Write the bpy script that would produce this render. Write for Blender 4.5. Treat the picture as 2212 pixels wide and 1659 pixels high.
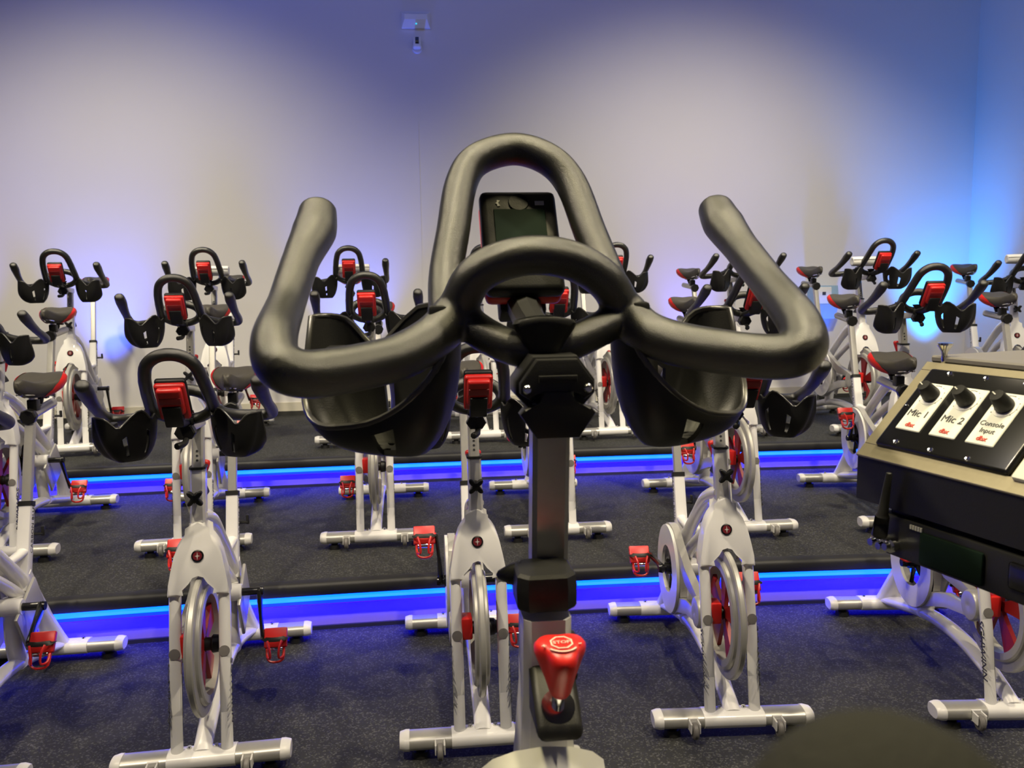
import bpy, bmesh, math, random
from mathutils import Vector, Matrix, Euler
random.seed(7)
S = bpy.context.scene
for o in list(bpy.data.objects): bpy.data.objects.remove(o)
COL = S.collection
PI = math.pi

# ------------------------------------------------------------------ camera
cam = bpy.data.cameras.new('camera'); cam_o = bpy.data.objects.new('camera', cam); COL.objects.link(cam_o)
cam.sensor_width = 36.0; cam.lens = 30.086; cam.clip_start = 0.02; cam.clip_end = 60
CAM_H = 1.459
cam_o.matrix_world = Matrix.Translation((0, 0, CAM_H)) @ Matrix.Rotation(PI/2 - 0.1203, 4, 'X') @ Matrix.Rotation(-0.0154, 4, 'Z')
cam.dof.use_dof = True; cam.dof.focus_distance = 1.7; cam.dof.aperture_fstop = 13.0
S.camera = cam_o
# ------------------------------------------------------------------ view, world
S.view_settings.view_transform = 'Standard'; S.view_settings.look = 'None'
S.view_settings.gamma = 1.0; S.view_settings.use_curve_mapping = False
S.view_settings.exposure = 0.0
W = bpy.data.worlds.new('world'); S.world = W; W.use_nodes = True
W.node_tree.nodes['Background'].inputs[0].default_value = (0.25, 0.3, 0.6, 1)
W.node_tree.nodes['Background'].inputs[1].default_value = 0.02
# ------------------------------------------------------------------ room lights
def aim(o, tgt): o.rotation_euler = (Vector(tgt) - o.location).to_track_quat('-Z', 'Y').to_euler()
def spot(name, loc, tgt, energy, color, angle, blend, radius=0.05):
    l = bpy.data.lights.new(name, 'SPOT'); l.energy = energy; l.color = color; l.spot_size = math.radians(angle); l.spot_blend = blend; l.shadow_soft_size = radius
    o = bpy.data.objects.new(name, l); COL.objects.link(o); o.location = loc; aim(o, tgt); return o
def area(name, loc, tgt, energy, color, sx, sy):
    l = bpy.data.lights.new(name, 'AREA'); l.energy = energy; l.color = color; l.shape = 'RECTANGLE'; l.size = sx; l.size_y = sy
    o = bpy.data.objects.new(name, l); COL.objects.link(o); o.location = loc; aim(o, tgt); return o
WARM = (1.0, 0.86, 0.62)
def wally(x): return 7.10 + 0.1159 * x
def onwall(x, z, off=0.0): return Vector((x + 0.115*off, wally(x) - 0.9934*off, z))
# wall washers on the ceiling track (two scallops on the back wall, one on the right wall)
for wx, we in ((-2.95, 470), (1.55, 450)):
    spot('wall_washer_light', onwall(wx, 4.3, 3.0), onwall(wx, -0.35, 0.0), we, (1.0, 0.90, 0.66), 96, 1.0, 0.12)
spot('wall_washer_light', (1.6, 3.2, 4.3), (4.9, 3.4, 0.7), 200, WARM, 72, 0.7, 0.10)
# warm downlights over the rows and over the instructor
for dx, dy, e in ((-1.6, 0.9, 340), (1.9, 1.2, 340), (-3.2, 3.0, 240), (0.2, 2.9, 300), (2.9, 2.9, 220)):
    spot('row_downlight', (dx, dy, 4.3), (dx*0.9, dy + 1.0, 0), e, WARM, 100, 0.6, 0.07)
spot('stage_downlight', (-0.8, 1.0, 4.2), (0.0, 0.8, 1.2), 240, (1.0, 0.86, 0.48), 44, 0.7, 0.18)
spot('stage_downlight', (0.9, 0.7, 4.2), (0.2, 0.8, 1.2), 240, (1.0, 0.86, 0.48), 44, 0.7, 0.18)
area('front_fill', (0.0, 1.3, 4.3), (0.2, 4.2, 0.6), 36, (0.80, 0.78, 1.0), 6.0, 0.5)  # added lavender fill to brighten the bike fronts, not a room fixture
# blue and violet uplights standing on the top tier at the foot of the back wall
UPS = [(-4.35, (0.10, 0.10, 1.0), 190), (-3.15, (0.06, 0.12, 1.0), 250), (-1.27, (0.05, 0.12, 1.0), 230), (1.5, (0.12, 0.11, 1.0), 120), (2.62, (0.05, 0.16, 1.0), 80), (3.64, (0.0, 0.23, 1.0), 520)]
for ux, uc, ue in UPS:
    spot('uplight_beam', onwall(ux, 0.52, 0.25), onwall(ux, 3.0, 0.06), ue, uc, 62, 1.0, 0.03)
# blue wash high on the walls
area('ceiling_blue_wash', (0.3, 5.0, 4.25), (0.6, 7.3, 3.6), 20, (0.12, 0.2, 1.0), 7.0, 0.3)

# ------------------------------------------------------------------ materials
def mat(name, col, rough=0.5, metal=0.0, spec=0.5, bump=0.0, bscale=300, var=0.0, vscale=20, emis=None, estr=0.0, alpha=1.0, coat=0.0, trans=0.0):
    m = bpy.data.materials.new(name); m.use_nodes = True; nt = m.node_tree; b = nt.nodes['Principled BSDF']
    b.inputs['Base Color'].default_value = (*col, 1); b.inputs['Roughness'].default_value = rough; b.inputs['Metallic'].default_value = metal
    b.inputs['Specular IOR Level'].default_value = spec
    b.inputs['Coat Weight'].default_value = coat
    b.inputs['Transmission Weight'].default_value = trans
    if emis: b.inputs['Emission Color'].default_value = (*emis, 1); b.inputs['Emission Strength'].default_value = estr
    if alpha < 1: b.inputs['Alpha'].default_value = alpha
    tc = None
    if bump or var: tc = nt.nodes.new('ShaderNodeTexCoord')
    if bump:
        n = nt.nodes.new('ShaderNodeTexNoise'); n.inputs['Scale'].default_value = bscale; n.inputs['Detail'].default_value = 3
        bp = nt.nodes.new('ShaderNodeBump'); bp.inputs['Strength'].default_value = bump; bp.inputs['Distance'].default_value = 0.002
        nt.links.new(tc.outputs['Object'], n.inputs['Vector']); nt.links.new(n.outputs['Fac'], bp.inputs['Height']); nt.links.new(bp.outputs['Normal'], b.inputs['Normal'])
    if var:
        n = nt.nodes.new('ShaderNodeTexNoise'); n.inputs['Scale'].default_value = vscale; n.inputs['Detail'].default_value = 4
        mx = nt.nodes.new('ShaderNodeMix'); mx.data_type = 'RGBA'
        mx.inputs[6].default_value = (*[c*(1-var) for c in col], 1); mx.inputs[7].default_value = (*[min(1, c*(1+var)) for c in col], 1)
        nt.links.new(tc.outputs['Object'], n.inputs['Vector']); nt.links.new(n.outputs['Fac'], mx.inputs[0]); nt.links.new(mx.outputs[2], b.inputs['Base Color'])
    return m
M = {}
M['white'] = mat('white_paint', (0.80, 0.79, 0.77), 0.32, coat=0.3, var=0.03)
M['whiteplas'] = mat('white_plastic', (0.82, 0.82, 0.80), 0.4, var=0.03)
M['silver'] = mat('silver_paint', (0.50, 0.49, 0.45), 0.36, metal=0.55, var=0.05, vscale=60)
M['endcap'] = mat('pale_end_cap', (0.72, 0.71, 0.68), 0.35, var=0.03)
M['steel'] = mat('brushed_steel', (0.52, 0.51, 0.48), 0.30, metal=0.9, var=0.08, vscale=90)
M['chrome'] = mat('chrome', (0.75, 0.75, 0.74), 0.12, metal=1.0, var=0.02)
M['rubber'] = mat('black_grip_rubber', (0.010, 0.010, 0.006), 0.33, spec=1.0, bump=0.35, bscale=1500, var=0.1)
M['black'] = mat('black_plastic', (0.013, 0.013, 0.012), 0.45, spec=0.35, bump=0.1, bscale=700, var=0.1)
M['blackgloss'] = mat('glossy_black', (0.008, 0.008, 0.008), 0.15, var=0.1)
M['red'] = mat('red_plastic', (0.62, 0.018, 0.014), 0.38, var=0.06)
M['reddark'] = mat('dark_red_plastic', (0.30, 0.012, 0.014), 0.42, var=0.1)
M['grey'] = mat('grey_plastic', (0.17, 0.16, 0.15), 0.5, var=0.06)
M['guard'] = mat('silver_guard_plastic', (0.46, 0.45, 0.42), 0.35, metal=0.25, var=0.04)
M['saddle'] = mat('dark_vinyl', (0.060, 0.055, 0.043), 0.5, bump=0.2, bscale=500, var=0.15)
M['wheel'] = mat('cast_silver', (0.46, 0.45, 0.41), 0.42, metal=0.35, var=0.06, vscale=40)
M['rim'] = mat('lighter_black_edge', (0.045, 0.044, 0.040), 0.35, spec=0.7, var=0.1)  # rim black set lighter than the holder body
M['lcd'] = mat('lcd_glass', (0.010, 0.020, 0.014), 0.5, spec=0.04, var=0.1)
M['ink'] = mat('dark_ink', (0.05, 0.05, 0.055), 0.6, var=0.05)
M['paleink'] = mat('pale_ink', (0.55, 0.55, 0.5), 0.6, var=0.05)
M['redink'] = mat('red_ink', (0.55, 0.06, 0.04), 0.6, var=0.05)
M['pinkink'] = mat('pale_pink_ink', (0.85, 0.55, 0.45), 0.6, var=0.05)
M['maroon'] = mat('maroon_enamel', (0.16, 0.015, 0.02), 0.3, var=0.1)
M['bronze'] = mat('brushed_bronze_aluminium', (0.36, 0.32, 0.22), 0.42, metal=0.7, var=0.08, vscale=150)
M['card'] = mat('white_card', (0.78, 0.79, 0.72), 0.45, var=0.03)
M['towel'] = mat('white_terry', (0.86, 0.85, 0.80), 0.9, bump=0.5, bscale=250, var=0.04)
M['foam'] = mat('black_foam', (0.030, 0.030, 0.026), 0.95, spec=0.1, bump=0.6, bscale=700, var=0.2)
M['bluebox'] = mat('translucent_blue_plastic', (0.45, 0.68, 0.88), 0.3, var=0.06, trans=0.35)
M['led'] = mat('led_diffuser', (0.02, 0.02, 0.5), 0.5, var=0.02, emis=(0.0, 0.012, 1.0), estr=5.0)
M['leddown'] = mat('led_diffuser_under', (0.02, 0.02, 0.5), 0.5, var=0.02, emis=(0.003, 0.0, 1.0), estr=30.0)
M['ledhot'] = mat('led_diffuser_upper', (0.1, 0.2, 0.5), 0.5, var=0.02, emis=(0.0, 0.062, 1.0), estr=6.5)
M['cyanled'] = mat('cyan_indicator', (0.1, 0.5, 0.6), 0.4, var=0.02, emis=(0.0, 0.55, 1.0), estr=1.6)
M['nosing'] = mat('black_rubber_nosing', (0.012, 0.012, 0.013), 0.55, bump=0.2, bscale=300, var=0.1)
M['riser'] = mat('violet_lit_riser', (0.40, 0.30, 0.48), 0.6, var=0.05)  # white riser; violet of strip and warm light mixed into its colour
M['wall'] = mat('warm_white_wall_paint', (0.74, 0.72, 0.69), 0.85, spec=0.2, bump=0.08, bscale=220, var=0.015, vscale=3)
M['base'] = mat('cream_baseboard', (0.66, 0.62, 0.50), 0.5, var=0.03)
M['cove'] = mat('black_cove_base', (0.03, 0.03, 0.028), 0.6, var=0.1)
M['ceil'] = mat('dark_ceiling_paint', (0.06, 0.06, 0.07), 0.9, var=0.05)
def floor_mat():
    m = bpy.data.materials.new('flecked_rubber_floor'); m.use_nodes = True; nt = m.node_tree; b = nt.nodes['Principled BSDF']
    tc = nt.nodes.new('ShaderNodeTexCoord')
    v = nt.nodes.new('ShaderNodeTexVoronoi'); v.inputs['Scale'].default_value = 190; v.feature = 'F1'
    n = nt.nodes.new('ShaderNodeTexNoise'); n.inputs['Scale'].default_value = 1.6; n.inputs['Detail'].default_value = 5
    n2 = nt.nodes.new('ShaderNodeTexNoise'); n2.inputs['Scale'].default_value = 420; n2.inputs['Detail'].default_value = 2
    for q in (v, n, n2): nt.links.new(tc.outputs['Object'], q.inputs['Vector'])
    r = nt.nodes.new('ShaderNodeValToRGB'); r.color_ramp.elements[0].position = 0.74; r.color_ramp.elements[0].color = (0, 0, 0, 1); r.color_ramp.elements[1].position = 0.90; r.color_ramp.elements[1].color = (1, 1, 1, 1)
    sep = nt.nodes.new('ShaderNodeSeparateColor'); nt.links.new(v.outputs['Color'], sep.inputs[0]); nt.links.new(sep.outputs[0], r.inputs[0])
    a = nt.nodes.new('ShaderNodeMix'); a.data_type = 'RGBA'; a.inputs[6].default_value = (0.017, 0.0178, 0.0170, 1); a.inputs[7].default_value = (0.031, 0.032, 0.030, 1)
    nt.links.new(n.outputs['Fac'], a.inputs[0])
    c = nt.nodes.new('ShaderNodeMix'); c.data_type = 'RGBA'; c.inputs[7].default_value = (0.072, 0.073, 0.068, 1)
    nt.links.new(r.outputs[0], c.inputs[0]); nt.links.new(a.outputs[2], c.inputs[6])
    nt.links.new(c.outputs[2], b.inputs['Base Color']); b.inputs['Roughness'].default_value = 0.75; b.inputs['Specular IOR Level'].default_value = 0.3
    bp = nt.nodes.new('ShaderNodeBump'); bp.inputs['Strength'].default_value = 0.35; bp.inputs['Distance'].default_value = 0.002
    nt.links.new(n2.outputs['Fac'], bp.inputs['Height']); nt.links.new(bp.outputs['Normal'], b.inputs['Normal'])
    return m
M['floor'] = floor_mat()

# ------------------------------------------------------------------ mesh helpers
def nb(): return bmesh.new()
def box(bm, c, s, rot=None, bev=0.0, seg=2, taper=None):
    """box centred at c with size s; rot = Matrix 3x3; taper scales x,y of the +z end"""
    vs = []
    for z in (-.5, .5):
        for x, y in ((-.5, -.5), (.5, -.5), (.5, .5), (-.5, .5)):
            k = taper if (taper and z > 0) else (1, 1)
            p = Vector((x*s[0]*k[0], y*s[1]*k[1], z*s[2]))
            if rot: p = rot @ p
            vs.append(bm.verts.new(p + Vector(c)))
    fs = [(3, 2, 1, 0), (4, 5, 6, 7), (0, 1, 5, 4), (1, 2, 6, 5), (2, 3, 7, 6), (3, 0, 4, 7)]
    ff = [bm.faces.new([vs[i] for i in f]) for f in fs]
    if bev > 0:
        es = set(e for f in ff for e in f.edges)
        bmesh.ops.bevel(bm, geom=list(es), offset=bev, segments=seg, affect='EDGES', profile=0.5)
def frame_of(d):
    d = d.normalized(); up = Vector((0, 0, 1)) if abs(d.z) < .95 else Vector((0, 1, 0))
    a = d.cross(up).normalized(); b = a.cross(d).normalized(); return a, b
def ring_loft(bm, rings, cap0=True, cap1=True, closed=True):
    rv = [[bm.verts.new(p) for p in r] for r in rings]
    n = len(rings[0])
    for i in range(len(rv)-1):
        for j in range(n if closed else n-1):
            k = (j+1) % n
            bm.faces.new((rv[i][j], rv[i][k], rv[i+1][k], rv[i+1][j]))
    if cap0 and closed: bm.faces.new(list(reversed(rv[0])))
    if cap1 and closed: bm.faces.new(rv[-1])
    return rv
def cyl(bm, p0, p1, r0, r1=None, n=16, bev=0.0):
    p0, p1 = Vector(p0), Vector(p1); r1 = r0 if r1 is None else r1
    d = p1-p0; L = d.length; a, b = frame_of(d); u = d/L
    prof = [(0, r0), (L, r1)] if bev <= 0 else [(0, r0-bev), (bev, r0), (L-bev, r1), (L, r1-bev)]
    ring_loft(bm, [[p0 + u*t + (a*math.cos(2*PI*k/n) + b*math.sin(2*PI*k/n))*r for k in range(n)] for t, r in prof])
def lathe(bm, c, axis, prof, n=32, caps=True):
    """prof = [(radius, t)] along axis"""
    c = Vector(c); u = Vector(axis).normalized(); a, b = frame_of(u)
    ring_loft(bm, [[c + u*t + (a*math.cos(2*PI*k/n) + b*math.sin(2*PI*k/n))*max(r, 1e-5) for k in range(n)] for r, t in prof], caps, caps)
def annulus(bm, c, axis, ro, ri, t0, t1, n=40):
    c = Vector(c); u = Vector(axis).normalized(); a, b = frame_of(u)
    R = [(ro, t0), (ro, t1), (ri, t1), (ri, t0), (ro, t0)]
    rings = [[c + u*t + (a*math.cos(2*PI*k/n) + b*math.sin(2*PI*k/n))*r for k in range(n)] for r, t in R[:-1]]
    rv = [[bm.verts.new(p) for p in r] for r in rings]
    for i in range(4):
        A, B = rv[i], rv[(i+1) % 4]
        for j in range(n): bm.faces.new((A[j], A[(j+1) % n], B[(j+1) % n], B[j]))
def catmull(pts, sub):
    P = [Vector(p) for p in pts]; out = []
    ext = [P[0]*2-P[1]] + P + [P[-1]*2-P[-2]]
    for i in range(1, len(ext)-2):
        p0, p1, p2, p3 = ext[i-1], ext[i], ext[i+1], ext[i+2]
        for k in range(sub):
            t = k/sub
            out.append(0.5*((2*p1) + (p2-p0)*t + (2*p0-5*p1+4*p2-p3)*t*t + (3*p1-p0-3*p2+p3)*t**3))
    out.append(P[-1]); return out
def lerp_list(vals, n):
    out = []
    for i in range(n):
        f = i/(n-1)*(len(vals)-1); k = min(int(f), len(vals)-2); t = f-k
        out.append(vals[k]*(1-t)+vals[k+1]*t)
    return out
def sweep(bm, pts, radii, n=12, sub=6, round_ends=(False, False), aspect=None, sq=False, refx=None):
    """tube through pts; radii one per control point; aspect (a,b) multipliers; sq=rounded rectangle; refx fixes the section's first axis"""
    P = catmull(pts, sub) if sub > 1 else [Vector(p) for p in pts]
    R = lerp_list(radii if isinstance(radii, (list, tuple)) else [radii]*len(pts), len(P))
    A = None
    if aspect: A = [lerp_list([q[0] for q in aspect], len(P)), lerp_list([q[1] for q in aspect], len(P))]
    T = []
    for i in range(len(P)):
        d = (P[min(i+1, len(P)-1)] - P[max(i-1, 0)]); T.append(d.normalized())
    a, b = frame_of(T[0]); rings = []
    if refx is not None: a = (refx - T[0]*refx.dot(T[0])).normalized(); b = T[0].cross(a)
    def ring(c, a, b, ra, rb):
        out = []
        for k in range(n):
            th = 2*PI*(k+.5)/n; x, y = math.cos(th), math.sin(th)
            if sq:
                e = 0.35; x = math.copysign(abs(x)**e, x); y = math.copysign(abs(y)**e, y)
            out.append(c + a*x*ra + b*y*rb)
        return out
    for i in range(len(P)):
        if refx is not None: a = (refx - T[i]*refx.dot(T[i])).normalized(); b = T[i].cross(a)
        elif i:
            a = (a - T[i]*a.dot(T[i])).normalized(); b = T[i].cross(a)
        ra = R[i]*(A[0][i] if A else 1); rb = R[i]*(A[1][i] if A else 1)
        if i == 0 and round_ends[0]:
            for s in (.15, .6, .9):
                o = math.sqrt(1-s*s); rings.append(ring(P[0]-T[0]*R[0]*o*.6, a, b, ra*s, rb*s))
        rings.append(ring(P[i], a, b, ra, rb))
        if i == len(P)-1 and round_ends[1]:
            for s in (.9, .6, .15):
                o = math.sqrt(1-s*s); rings.append(ring(P[i]+T[i]*R[i]*o*.35, a, b, ra*s, rb*s))
    ring_loft(bm, rings)
def prism(bm, poly, d0, d1, fn, bev=0.0, seg=2):
    """poly in 2D, extruded between d0 and d1, mapped with fn(u, v, d)"""
    a = [bm.verts.new(fn(u, v, d0)) for u, v in poly]; b = [bm.verts.new(fn(u, v, d1)) for u, v in poly]
    fa = bm.faces.new(a); fb = bm.faces.new(list(reversed(b))); n = len(poly)
    for i in range(n): bm.faces.new((a[(i+1) % n], a[i], b[i], b[(i+1) % n]))
    if bev > 0:
        es = [e for f in (fa, fb) for e in f.edges]
        bmesh.ops.bevel(bm, geom=es, offset=bev, segments=seg, affect='EDGES', profile=0.5)
def ball(bm, c, r, n=16, m=10, sc=(1, 1, 1)):
    lat = [PI*(i+.0)/m for i in range(1, m)]
    c = Vector(c); rings = [[c + Vector((math.sin(t)*math.cos(2*PI*k/n)*r*sc[0], math.sin(t)*math.sin(2*PI*k/n)*r*sc[1], -math.cos(t)*r*sc[2])) for k in range(n)] for t in lat]
    ring_loft(bm, rings)
def finish_mesh(name, bm, m, smooth=35):
    bmesh.ops.recalc_face_normals(bm, faces=bm.faces[:])
    me = bpy.data.meshes.new(name); bm.to_mesh(me); bm.free(); me.materials.append(m)
    if smooth:
        me.polygons.foreach_set('use_smooth', [True]*len(me.polygons)); me.set_sharp_from_angle(angle=math.radians(smooth))
    return me
def obj(name, bm, m, parent=None, smooth=35, loc=None):
    o = bpy.data.objects.new(name, finish_mesh(name, bm, m, smooth)); COL.objects.link(o)
    if parent: o.parent = parent
    if loc is not None: o.location = loc
    return o
def empty(name, loc=(0, 0, 0), rz=0.0):
    o = bpy.data.objects.new(name, None); COL.objects.link(o); o.location = loc; o.rotation_euler = (0, 0, rz); o.empty_display_size = .1; return o
def tag(o, label, cat, group=None):
    o['label'] = label; o['category'] = cat
    if group: o['group'] = group
    return o
def struct(o): o['kind'] = 'structure'; return o
def kids(o): return [c for c in bpy.data.objects if c.parent == o]
def text_mesh(s, size, extrude=0.0004, shear=0.0, bold=0.0, spacing=1.0):
    cu = bpy.data.curves.new('lettering', 'FONT'); cu.body = s; cu.size = size; cu.extrude = extrude; cu.align_x = 'CENTER'; cu.align_y = 'CENTER'; cu.shear = shear; cu.offset = bold; cu.resolution_u = 3; cu.space_character = spacing
    t = bpy.data.objects.new('lettering', cu); COL.objects.link(t)
    dg = bpy.context.evaluated_depsgraph_get(); me = bpy.data.meshes.new_from_object(t.evaluated_get(dg))
    bpy.data.objects.remove(t); bpy.data.curves.remove(cu); return me
def text(name, s, size, m, parent, right, up, at, **k):
    """lettering whose baseline runs along right and whose letter tops point along up"""
    me = text_mesh(s, size, **k); me.materials.clear(); me.materials.append(m)
    r = Vector(right).normalized(); u = Vector(up); u = (u - r*u.dot(r)).normalized(); w = r.cross(u)
    me.transform(Matrix(((r.x, u.x, w.x, at[0]), (r.y, u.y, w.y, at[1]), (r.z, u.z, w.z, at[2]), (0, 0, 0, 1))))
    o = bpy.data.objects.new(name, me); COL.objects.link(o)
    if parent: o.parent = parent
    return o
def fuse(bm, voxel, it=8, fac=0.5):
    """melt overlapping tubes of a bmesh into one moulded skin"""
    bmesh.ops.recalc_face_normals(bm, faces=bm.faces[:])
    me = bpy.data.meshes.new('fuse'); bm.to_mesh(me); bm.free()
    o = bpy.data.objects.new('fuse', me); COL.objects.link(o)
    r = o.modifiers.new('r', 'REMESH'); r.mode = 'VOXEL'; r.voxel_size = voxel
    s = o.modifiers.new('s', 'SMOOTH'); s.iterations = it; s.factor = fac
    dg = bpy.context.evaluated_depsgraph_get(); me2 = bpy.data.meshes.new_from_object(o.evaluated_get(dg))
    bpy.data.objects.remove(o); bpy.data.meshes.remove(me)
    b2 = bmesh.new(); b2.from_mesh(me2); bpy.data.meshes.remove(me2); return b2

# ------------------------------------------------------------------ room shell
H1, H2 = 0.218, 0.400
XL, XR = -6.4, 4.98
def e1(x): return 3.5495 + 0.1052*x - 0.0208*x*x - 0.012
def e2(x): return 5.2584 + 0.0995*x - 0.0121*x*x - 0.012
def xs(n=40): return [XL + (XR-XL)*i/n for i in range(n+1)]
CR = Vector((4.015, wally(4.015), 0)); RD = Vector((0.115, -0.9934, 0))    # right corner, direction of the right wall
def right_x(y): return CR.x + (CR.y - y)*0.1159
def slab(name, fy0, fy1, z0, z1, m, parent=None):
    bm = nb(); X = xs(); rings = []
    for x in X:
        a, b = fy0(x), fy1(x); rings.append([Vector((x, a, z0)), Vector((x, b, z0)), Vector((x, b, z1)), Vector((x, a, z1))])
    ring_loft(bm, rings); return obj(name, bm, m, parent, 30)
bm = nb(); box(bm, (-0.7, 2.0, -0.05), (12.4, 9.0, 0.1)); struct(obj('floor', bm, M['floor'], smooth=0))
wl = lambda x: 7.30 + 0.1159*x
def tier(h, e, back, nm):
    root = struct(empty(nm)); 
    slab('tread', lambda x: e(x)+0.055, back, h-0.05, h, M['floor'], root)
    # rounded rubber nosing
    bm = nb(); rings = []
    for x in xs(60):
        y = e(x); rings.append([Vector((x, y+.06, h-.052)), Vector((x, y+.006, h-.052)), Vector((x, y, h-.044)), Vector((x, y, h-.014)), Vector((x, y+.005, h-.004)), Vector((x, y+.016, h+.0015)), Vector((x, y+.06, h+.0015))])
    ring_loft(bm, rings); obj('nosing', bm, M['nosing'], root, 50)
    slab('riser', lambda x: e(x)+0.060, lambda x: e(x)+0.10, 0 if h < .3 else H1, h-0.05, M['riser'], root)
    slab('kick_strip', lambda x: e(x)+0.048, lambda x: e(x)+0.0595, (0 if h < .3 else H1), (0 if h < .3 else H1)+0.016, M['cove'], root)
    return root
tier(H1, e1, lambda x: e2(x)+0.09, 'floor_tier')
tier(H2, e2, wl, 'floor_tier.001')
def led(h, e, label, xend):
    root = empty('led_strip'); tag(root, label, 'led light', 'blue led strips under the step edges')
    def prof(x, z0, z1, y0, y1): y = e(x); return [Vector((x, y+y1, z0)), Vector((x, y+y0+.004, z0)), Vector((x, y+y0, z0+.004)), Vector((x, y+y0, z1)), Vector((x, y+y1, z1))]
    bm = nb(); ring_loft(bm, [prof(x, h-.078, h-.0535, .012, .050) for x in [XL + (xend-XL)*i/60 for i in range(61)]]); obj('diffuser', bm, M['ledhot'], root, 30)
    bm = nb(); ring_loft(bm, [prof(x, h-.094, h-.0785, .016, .050) for x in [XL + (xend-XL)*i/60 for i in range(61)]]); obj('diffuser_lip', bm, M['led'], root, 30)
    bm = nb(); ring_loft(bm, [prof(x, h-.094, h-.0535, .0505, .0595) for x in [XL + (xend-XL)*i/60 for i in range(61)]]); obj('channel', bm, M['silver'], root, 30)
    bm = nb(); ring_loft(bm, [prof(x, h-.0965, h-.0942, .018, .050) for x in [XL + (xend-XL)*i/60 for i in range(61)]]); obj('diffuser_underside', bm, M['leddown'], root, 30)
led(H1, e1, 'blue glowing led strip under the edge of the lower step, behind the front row', 4.42)
led(H2, e2, 'blue glowing led strip under the edge of the upper step, behind the second row', 4.18)
def wallbox(name, p0, p1, z0, z1, th, m, parent=None):
    p0, p1 = Vector(p0), Vector(p1); d = (p1-p0); L = d.length; ang = math.atan2(d.y, d.x); n = Vector((-d.y, d.x, 0)).normalized()
    bm = nb(); box(bm, ((p0+p1)/2) + n*th/2 + Vector((0, 0, (z0+z1)/2)), (L, abs(th), z1-z0), Matrix.Rotation(ang, 3, 'Z'))
    return obj(name, bm, m, parent, 0)
ZC = 4.4
pl = Vector((XL, wally(XL), 0))
struct(wallbox('wall_back', pl, CR, 0, ZC, 0.12, M['wall']))
RW1 = CR + RD*10.5
struct(wallbox('wall_right', CR, RW1, 0, ZC, 0.12, M['wall']))
struct(wallbox('wall_left', (XL, -2.6, 0), (XL, pl.y, 0), 0, ZC, 0.12, M['wall']))
struct(wallbox('wall_front', (RW1.x, -2.6, 0), (XL, -2.6, 0), 0, ZC, 0.12, M['wall']))
bm = nb(); box(bm, (-0.6, 2.6, ZC+0.06), (12.6, 11.4, 0.12)); struct(obj('ceiling', bm, M['ceil'], smooth=0))
bb = struct(empty('baseboard_back'))
wn = Vector((0.115, -0.9934, 0))
wallbox('board', pl + wn*0.016, CR + wn*0.016, H2+0.035, H2+0.105, 0.016, M['base'], bb)
wallbox('cove', pl + wn*0.022, CR + wn*0.022, H2, H2+0.035, 0.022, M['cove'], bb)
rb = struct(empty('baseboard_right'))
rn = Vector((-0.9934, -0.115, 0))
r_end = CR + RD*2.0
wallbox('board', CR + rn*0.016, r_end + rn*0.016, H2+0.035, H2+0.105, 0.016, M['base'], rb)
wallbox('cove', CR + rn*0.022, r_end + rn*0.022, H2, H2+0.035, 0.022, M['cove'], rb)
# drywall joint on the back wall
j = onwall(-0.715, 2.4, 0.0012); bm = nb(); box(bm, j, (0.004, 0.0024, 3.9), Matrix.Rotation(math.atan(0.1159), 3, 'Z')); struct(obj('trim_1', bm, M['wall'], smooth=0))

# ------------------------------------------------------------------ spin bike
def yF(z): return 0.055 + 0.242*(z-0.363)
def lean(x, z, d): return Vector((x, yF(z) + d, z))
def oval_x(bm, x0, x1, cy, cz, ry, rz, n=20, e=0.75, end=None):
    def R(x, s): return [Vector((x, cy + math.copysign(abs(math.cos(t))**e, math.cos(t))*ry*s, cz + math.copysign(abs(math.sin(t))**e, math.sin(t))*rz*s)) for t in [2*PI*(k+.5)/n for k in range(n)]]
    ring_loft(bm, [R(x, s) for x, s in ([(x0, 1), (x1, 1)] if not end else end)])
def stabilizer(name, root, cy, plate, wheels):
    bm = nb(); oval_x(bm, -.236, .236, cy, .052, .040, .024); st = obj(name, bm, M['silver'], root)
    for s in (-1, 1):
        bm = nb(); oval_x(bm, 0, 0, cy, .052, .0415, .0255, end=[(s*.228, 1), (s*.240, 1.0), (s*.256, .86), (s*.258, .80)]); obj('end_cap', bm, M['endcap'], st)
        bm = nb(); cyl(bm, (s*.195, cy, 0), (s*.195, cy, .020), .030, .026, 16); cyl(bm, (s*.195, cy, .02), (s*.195, cy, .032), .016, None, 12); obj('foot_pad', bm, M['black'], st)
        bm = nb(); bx = s*.039 if wheels else s*.10
        cyl(bm, (bx, cy+.008, .074), (bx, cy+.008, .0845), .0085, .007, 12); cyl(bm, (bx, cy+.008, .0845), (bx, cy+.008, .086), .004, None, 6); obj('bolt', bm, M['chrome'], st)
        if wheels:
            bm = nb()
            for q in (-.0135, .0135): box(bm, (s*.135+q, cy-.050, .052), (.005, .046, .034), None, .002, 1)
            box(bm, (s*.135, cy-.036, .052), (.032, .008, .036)); obj('wheel_bracket', bm, M['endcap'], st)
            bm = nb(); lathe(bm, (s*.135-.009, cy-.060, .040), (1, 0, 0), [(.006, 0), (.022, 0), (.026, .004), (.026, .014), (.022, .018), (.006, .018)], 18); obj('transport_wheel', bm, M['grey'], st)
    bm = nb(); oval_x(bm, -plate, plate, cy, .052, .0425, .0265); obj('centre_plate', bm, M['white'], st)
    return st
CROWN = [(0, .742), (.0205, .742), (.0265, .722), (.0370, .706), (.0490, .693), (.0590, .677), (.0690, .648), (.0790, .603), (.0865, .562), (.0905, .540), (.0905, .528), (.0535, .528), (.0525, .536), (.046, .548), (.036, .570), (.022, .590), (0, .597)]
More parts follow.
